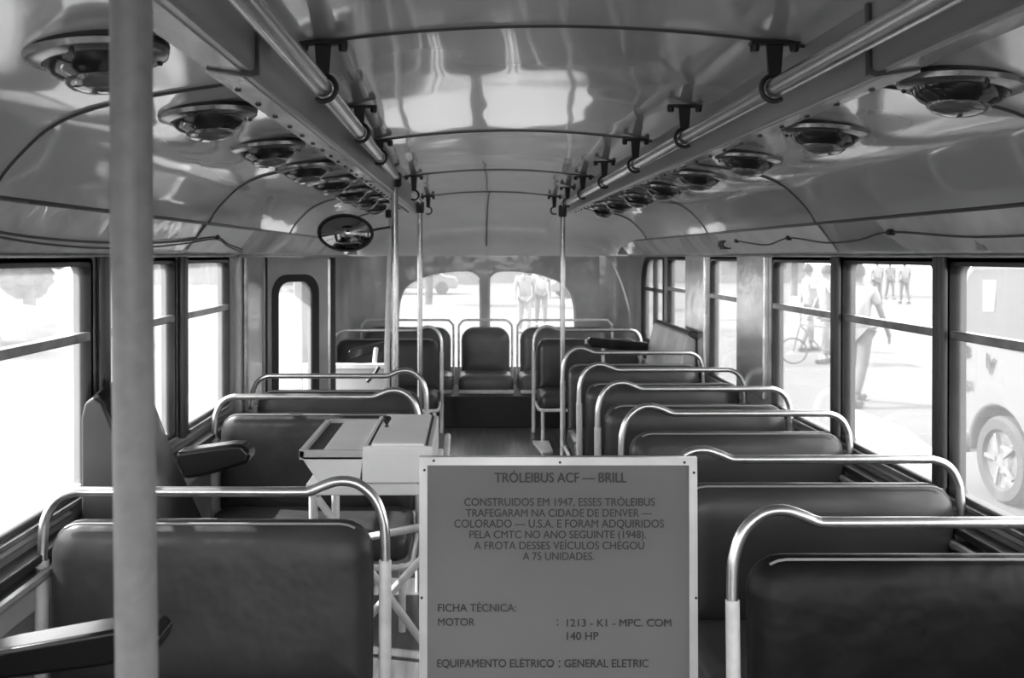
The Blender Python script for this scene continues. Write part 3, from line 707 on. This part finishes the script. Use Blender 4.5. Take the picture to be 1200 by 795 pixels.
o = MB().prism([(.46, 6.72, .001), (.58, 6.72, .001), (.58, 6.35, .001), (.50, 6.30, .001)], (0, 0, .02)).build('white_patch', 'white_enamel', bevel=.004)  # white patch on the floor, built as a thin slab
tag(o, 'small white patch on the aisle floor by the right pole, built as a thin slab', 'slab')

# cables on the bands
def xband(s, z): 
    xa = CX + s*1.15; xb = (XR if s > 0 else XL) - s*.045; f_ = (1.49-z)/(1.49-1.375); return xa + (xb-xa)*max(0, min(1, f_)) - s*.008
for s, pts, lab in ((-1, [(1.2, 1.44), (1.75, 1.447), (2.0, 1.424), (2.25, 1.413), (2.6, 1.408), (3.0, 1.412), (3.35, 1.425), (3.7, 1.445), (3.95, 1.42), (4.25, 1.40)], 'sagging cable along the band above the left windows'),
                    (1, [(1.4, 1.43), (1.9, 1.425), (2.45, 1.42), (2.92, 1.445), (3.2, 1.425), (3.5, 1.42), (3.85, 1.445), (4.2, 1.42), (4.6, 1.445)], 'sagging cable along the band above the right windows')):
    t = thing('cable', lab, 'cable', (0, 0, 0))
    P = smooth_path([(xband(s, z), y, z) for y, z in pts], 6)
    MB().tube(P, .0035, 6).build('wire', 'cable', t)
    if s < 0: MB().tube([p + V(0, 0, -.012 - .004*math.sin(p.y*3)) for p in P], .003, 6).build('wire', 'cable', t)
    for y, z in pts:
        if z >= 1.442: MB().box((xband(s, z), y, z), (.022, .03, .02), bev=.004).build('clip', 'black_iron', t)
t = thing('junction_box', 'small dark socket at the pillar of the right band', 'socket', (xband(1, 1.43), 4.85, 1.43))
MB().box((0, 0, 0), (.05, .12, .05), bev=.01).build('housing', 'black_iron', t); MB().tube([(-.01, -.06, 0), (-.012, -.11, -.005)], .014, 10).build('plug', 'white_tube', t)

# ------------------------------------------------------------------ outside
g = MB().box((0, 30, GZ-.05), (260, 260, .1)).build('ground', 'ground'); struct(g, 'sunlit pale plaza paving')
def gp(x, y):   # photo pixel -> point on the street
    Y = (E - GZ)*F/(y-300); return V((x-550)*Y/F, Y, GZ)
def patch(name, pix, m, h, label, cat):
    P = [gp(a, b_) for a, b_ in pix]
    o = MB().prism([(p.x, p.y, GZ+.001) for p in P], (0, 0, h)).build(name, m); tag(o, label, cat); return o
patch('traffic_island', [(1002, 530), (1060, 560), (1110, 590), (1100, 535), (1060, 505), (1000, 482)], 'paving_pale', .03, 'white raised kerb strip outside the right windows', 'kerb')
patch('road_strip', [(900, 392), (1000, 412), (1115, 440), (1115, 408), (1000, 392), (900, 380)], 'paving_dark', .004, 'darker strip of road crossing outside the right windows', 'road')
o = MB().box((5.6, 9.6, GZ+.13), (.75, .5, .26), rot=Matrix.Rotation(.3, 3, 'Z')).build('concrete_block', 'paving_pale', bevel=.03); tag(o, 'low white concrete block on the plaza outside', 'block')

def person(x, Y, h, face, shirt, trous, label, stride=.12, arm=.1, hs=1):
    t = thing('person', label, 'person', (x, Y, GZ), face, 'people walking on the plaza')
    k = h/1.75
    def skin(name, vs, es, rad, m, root=0, sub=1):
        me = bpy.data.meshes.new(name); me.from_pydata([Vector(v)*k for v in vs], es, []); o_ = bpy.data.objects.new(name, me); C.objects.link(o_); o_.parent = t
        md = o_.modifiers.new('skin', 'SKIN'); sv = me.skin_vertices[0] if me.skin_vertices else None
        if sv is None:
            bm = bmesh.new(); bm.from_mesh(me); bm.verts.layers.skin.verify(); bm.to_mesh(me); bm.free(); sv = me.skin_vertices[0]
        for i, r in enumerate(rad): sv.data[i].radius = (r[0]*k, r[1]*k) if isinstance(r, tuple) else (r*k, r*k); sv.data[i].use_root = (i == root)
        md.use_smooth_shade = True; ss = o_.modifiers.new('sub', 'SUBSURF'); ss.levels = sub; ss.render_levels = sub
        me.materials.append(M[m]); return o_
    vs = [(0, 0, .95), (0, 0, 1.15), (0, .0, 1.38), (0, .01, 1.48), (0, .0, 1.58), (0, .01, 1.68)]; es = [(0, 1), (1, 2), (2, 3), (3, 4), (4, 5)]
    rd = [(.15, .10), (.13, .09), (.15, .10), .05, (.075, .09), (.06, .07)]
    for s in (-1, 1):
        b0 = len(vs); st = stride*s
        vs += [(s*.09, 0, .90), (s*.095, -st*.6-.02, .50), (s*.10, -st*1.4+.06, .09), (s*.105, -st*1.4-.09, .04)]; es += [(0, b0), (b0, b0+1), (b0+1, b0+2), (b0+2, b0+3)]
        rd += [(.085, .085), .055, .035, (.04, .025)]
        b1 = len(vs); am = -arm*s
        vs += [(s*.185, 0, 1.40), (s*.235, -am*.5, 1.13), (s*.25, -am*1.2-.05, .88), (s*.25, -am*1.3-.07, .82)]; es += [(2, b1), (b1, b1+1), (b1+1, b1+2), (b1+2, b1+3)]
        rd += [.05, .038, .026, (.016, .034)]
        for q, ln in enumerate((.055, .07, .075, .065)):
            c_ = len(vs); yy = -am*1.3-.07 + (q-1.5)*.019
            vs += [(s*.25, yy, .80), (s*.247, yy-.004, .80-ln)]; es += [(b1+3, c_), (c_, c_+1)]; rd += [.009, .007]
        c_ = len(vs); vs += [(s*.24, -am*1.3-.115, .81)]; es += [(b1+3, c_)]; rd += [.009]
    body = skin('body', vs, es, rd, 'skin')
    # clothes
    skin('shirt', [(0, 0, .93), (0, 0, 1.15), (0, 0, 1.38), (0, .01, 1.45), (-.185, 0, 1.40), (-.215, arm*-.2, 1.22), (.185, 0, 1.40), (.215, arm*.2, 1.22)],
         [(0, 1), (1, 2), (2, 3), (2, 4), (4, 5), (2, 6), (6, 7)], [(.175, .125), (.155, .115), (.17, .12), .075, .068, .062, .068, .062], shirt)
    v2 = [(0, 0, .96)]; e2 = []; r2 = [(.16, .115)]
    for s in (-1, 1):
        b0 = len(v2); st = stride*s; v2 += [(s*.09, 0, .88), (s*.095, -st*.6-.02, .50), (s*.10, -st*1.3+.05, .14)]; e2 += [(0, b0), (b0, b0+1), (b0+1, b0+2)]; r2 += [.10, .075, .058]
    skin('trousers', v2, e2, r2, trous)
    mb = MB(); rows_ = []
    for j in range(7):
        a = j/6*PI*.58; rows_.append([(.088*math.sin(a)*math.cos(b*PI/8)*k, (.012 + .105*math.sin(a)*math.sin(b*PI/8) + .01)*k, (1.62 + .135*math.cos(a))*k) for b in range(17)])
    mb.loft(rows_); mb.build('hair', 'hair', t)
    for s in (-1, 1):
        st = stride*s; MB().box((s*.105*k, (-st*1.4 - .02)*k, .04*k), (.09*k, .25*k, .07*k), bev=.02).build('shoe', 'shoe', t)
    return t
def pplace(x, y): p = gp(x, y); return p.x, p.y
X_, Y_ = pplace(1006, 474); person(X_, Y_, 1.82, PI*.75, 'shirt_white', 'trousers', 'person in a white shirt and dark trousers walking beyond the right windows', .22, .2)
X_, Y_ = pplace(1060, 356); person(X_, Y_, 1.75, PI, 'shirt_white', 'trousers', 'far person in a pale shirt with legs apart, rightmost of the far group', .1)
X_, Y_ = pplace(1043, 351); person(X_, Y_, 1.7, 0, 'shirt_grey', 'trousers', 'far person in a grey top, middle of the far group', .12)
X_, Y_ = pplace(1028, 357); person(X_, Y_, 1.8, PI, 'shirt_white', 'trousers', 'far person in dark trousers, leftmost of the far group', .05)
X_, Y_ = pplace(968, 426); person(X_, Y_, 1.75, -PI/2, 'shirt_grey', 'trousers_pale', 'person in a pale grey top standing by the bicycle', .06)
X_, Y_ = pplace(948, 412); person(X_, Y_, 1.75, PI/2, 'shirt_white', 'trousers_pale', 'person in pale clothes behind the bicycle wheel', .1)
X_, Y_ = pplace(615, 392); person(X_, Y_, 1.7, 0, 'shirt_grey', 'trousers_pale', 'person in a grey top seen through the right rear window', .1)
X_, Y_ = pplace(634, 384); person(X_, Y_, 1.75, 0, 'shirt_white', 'trousers', 'person in a white shirt seen through the right rear window', .1)
# bicycle
p = gp(930, 427)
t = thing('bicycle', 'small wheeled bicycle standing on the plaza beyond the right windows', 'bicycle', (p.x, p.y, GZ), math.radians(-20))
for x, nm in ((0, 'front'), (.85, 'rear')):
    w_ = MB().tube([(x + .22*math.cos(2*PI*k/28), 0, .235 + .22*math.sin(2*PI*k/28)) for k in range(28)], .014, 8, closed=True).build('wheel', 'tyre', t)
    mb = MB()
    for k in range(10): mb.tube([(x, 0, .235), (x + .21*math.cos(k*PI/5), 0, .235 + .21*math.sin(k*PI/5))], .002, 4)
    mb.build('spokes', 'sash_metal', w_)
mb = MB()
for a, b_ in (((0, 0, .235), (.12, 0, .75)), ((.12, 0, .68), (.45, 0, .28)), ((.45, 0, .28), (.55, 0, .75)), ((.12, 0, .70), (.53, 0, .66)), ((.45, 0, .28), (.85, 0, .235)), ((.53, 0, .66), (.85, 0, .235))): mb.tube([a, b_], .014, 8)
mb.build('frame', 'facade_dark', t); MB().tube([(.1, -.25, .9), (.13, 0, .86), (.1, .25, .9)], .011, 8).build('handlebar', 'tyre', t); MB().tube([(.12, 0, .74), (.13, 0, .87)], .012, 8).build('stem', 'tyre', t)
MB().box((.57, 0, .79), (.25, .12, .05), bev=.02).build('saddle', 'tyre', t)

# van, parallel to the bus
VX = 4.06
def vs(x, y): Y = VX*F/(x-550); return (Y, E + (300-y)*Y/F)
t = thing('van', 'white van parked outside the front right window', 'van', (0, 0, 0))
yb = vs(1116, 400)[0]
prof = [(yb-.02, GZ+.25), (yb, GZ+.5), (yb-.01, .70), (yb-.20, 1.24), (yb-.30, 1.31), (yb-.6, 1.345), (yb-4.2, 1.36), (yb-4.4, 1.28), (yb-4.5, .6), (yb-4.5, GZ+.25)]
wc = [(vs(1170, 540)[0], GZ+.33), (vs(1170, 540)[0]-2.6, GZ+.33)]
bot = []
for cy_, cz_ in reversed(wc):
    bot += [(cy_ - .41*math.cos(a), cz_ + .41*math.sin(a)) for a in [PI*k/14 for k in range(0, 15)] if cz_ + .41*math.sin(a) > GZ+.24]
pp = prof + bot
MB().prism([(VX, a, z) for a, z in pp], (1.7, 0, 0)).build('body', 'van_white', t, bevel=.03)
for cy_, cz_ in wc:
    R_ = Matrix.Rotation(-PI/2, 3, 'Y')
    w_ = MB().lathe([(.33, -.09), (.335, -.03), (.335, .06), (.31, .09), (.235, .09), (.21, .05)], (VX+.10, cy_, cz_), 32, rot=R_).build('wheel', 'tyre', t)
    MB().lathe([(.235, .085), (.22, .06), (.12, .055), (.10, .08), (.04, .085), (0, .085)], (VX+.10, cy_, cz_), 24, rot=R_).build('hub', 'sash_metal', w_)
    mb = MB()
    for k in range(5): mb.box((VX+.02, cy_ + .13*math.cos(k*2*PI/5), cz_ + .13*math.sin(k*2*PI/5)), (.02, .15, .03), rot=Matrix.Rotation(k*2*PI/5, 3, 'X'))
    mb.build('spokes', 'facade', w_)
    MB().box((VX+.3, cy_, cz_+.1), (.3, .8, .7)).build('wheel_well', 'skirt', t)
def vp(name, pts, m, th=.012): return plate(name, pts, [], th, lambda u, v, w_: (VX - .006 + w_, u, v), m, t)
vp('side_window', [(yb-.09, .68), (yb-.27, 1.20), (yb-.36, 1.26), (yb-1.4, 1.28), (yb-1.4, .66)], 'van_glass')
vp('side_window', [(yb-1.5, .66), (yb-1.5, 1.28), (yb-2.9, 1.28), (yb-2.9, .66)], 'van_glass')
vp('window_notice', [vs(1154, 366), vs(1154, 328), vs(1170, 328), vs(1168, 366)], 'van_white', .02)
vp('bumper', [(yb+.04, GZ+.30), (yb+.04, GZ+.48), (yb-.25, GZ+.46), (yb-.25, GZ+.30)], 'van_mark', .05)
vp('waist_stripe', [(yb-.0, .03), (yb-.0, .09), (yb-.22, .02), (yb-.22, -.04)], 'van_mark')
vp('door_seam', [(yb-1.44, .6), (yb-1.45, .6), (yb-1.45, GZ+.3), (yb-1.44, GZ+.3)], 'van_mark')
conv = lambda u, w_, y: (VX - .014, *vs(u, w_))
lettering('8', 1121, 1129, 404, 419, .6, t, conv, 'van_mark'); lettering('8', 1130, 1138, 404, 419, .6, t, conv, 'van_mark')
lettering('ly', 1158, 1168, 413, 432, .6, t, conv, 'van_mark'); lettering('1551', 1124, 1141, 446, 458, .4, t, conv, 'van_mark')

# left and rear surroundings
def tree(x, y, h, r, label):
    t = thing('tree', label, 'tree', (x, y, GZ), 0, 'trees around the plaza')
    MB().tube(smooth_path([(0, 0, 0), (.05, 0, h*.3), (-.03, 0, h*.6), (.05, 0, h*.8)], 4), [.16]*4 + [.13]*4 + [.09]*4 + [.05], 10).build('trunk', 'bark', t)
    bm = bmesh.new()
    for k in range(26):
        a = random.uniform(0, 2*PI); rr = r*random.uniform(.1, .75); zz = h*random.uniform(.42, .95); s_ = r*random.uniform(.25, .5)
        rs = bmesh.ops.create_icosphere(bm, subdivisions=2, radius=s_, matrix=Matrix.Translation((rr*math.cos(a), rr*math.sin(a), zz)))
        for v in rs['verts']: v.co += Vector((random.uniform(-1, 1), random.uniform(-1, 1), random.uniform(-1, 1)))*s_*.16
    me = bpy.data.meshes.new('crown'); bm.to_mesh(me); bm.free(); o_ = bpy.data.objects.new('crown', me); C.objects.link(o_); o_.parent = t; me.materials.append(M['leaf'])
tree(-9.6, 20, 3.2, 1.0, 'small tree seen through the nearest left window')
tree(-13.5, 50, 8, 3.4, 'leafy tree beyond the middle left windows')
tree(2.2, 34, 5, 1.6, 'leafy tree beyond the right rear window'); tree(-1.6, 36, 4.6, 1.4, 'leafy tree beyond the left rear window')
tree(15.5, 44, 6, 2.2, 'leafy tree beyond the people on the right')
def house(x0, x1, y, h, label, rz=0):
    t = thing('building', label, 'building', ((x0+x1)/2, y, GZ), rz, 'buildings around the plaza')
    w_ = x1-x0; holes = []; xx = -w_/2 + 1
    while xx < w_/2 - 2:
        for z in (1.0, 4.2):
            if z + 1.6 < h: holes.append([(xx, z), (xx+1.3, z), (xx+1.3, z+1.6), (xx, z+1.6)])
        xx += 2.8
    plate('facade', [(-w_/2, 0), (w_/2, 0), (w_/2, h), (-w_/2, h)], holes, .3, lambda u, v, q: (u, q, v), 'facade', t)
    MB().box((0, 2.2, h/2), (w_, 4, h)).build('block', 'facade_dark', t)
house(-26, -6, 62, 7, 'long pale building far behind the rear left windows'); house(-2, 24, 66, 8, 'long pale building far behind the rear windows')
def car(x, y, rz, label):
    t = thing('car', label, 'car', (x, y, GZ), rz, 'cars parked on the plaza')
    P = [(-2.0, .3), (-2.05, .65), (-1.6, .85), (-1.0, .9), (-.6, 1.35), (.7, 1.4), (1.3, .95), (1.9, .85), (2.05, .6), (2.0, .3)]
    MB().prism([(a, -.8, z) for a, z in P], (0, 1.6, 0)).build('body', 'van_white', t, bevel=.06)
    MB().prism([(a, -.83, z) for a, z in [(-.85, .93), (-.52, 1.28), (.62, 1.32), (1.1, .95)]], (0, 1.66, 0)).build('side_window', 'van_glass', t)
    for a in (-1.25, 1.25):
        for s in (-1, 1):
            MB().lathe([(0, -.1), (.2, -.1), (.32, -.08), (.32, .08), (.2, .1), (0, .1)], (a, s*.74, .32), 24, rot=Matrix.Rotation(PI/2, 3, 'X')).build('wheel', 'tyre', t)
car(-10.2, 17.5, .1, 'pale car parked beyond the nearest left window'); car(-2.6, 46, .0, 'pale car seen through the left rear window'); car(5.6, 42, .1, 'pale car seen through the right rear window')
patch('road_strip', [(0, 470), (0, 455), (250, 400), (250, 408)], 'paving_dark', .004, 'darker strip of road outside the left windows', 'road')
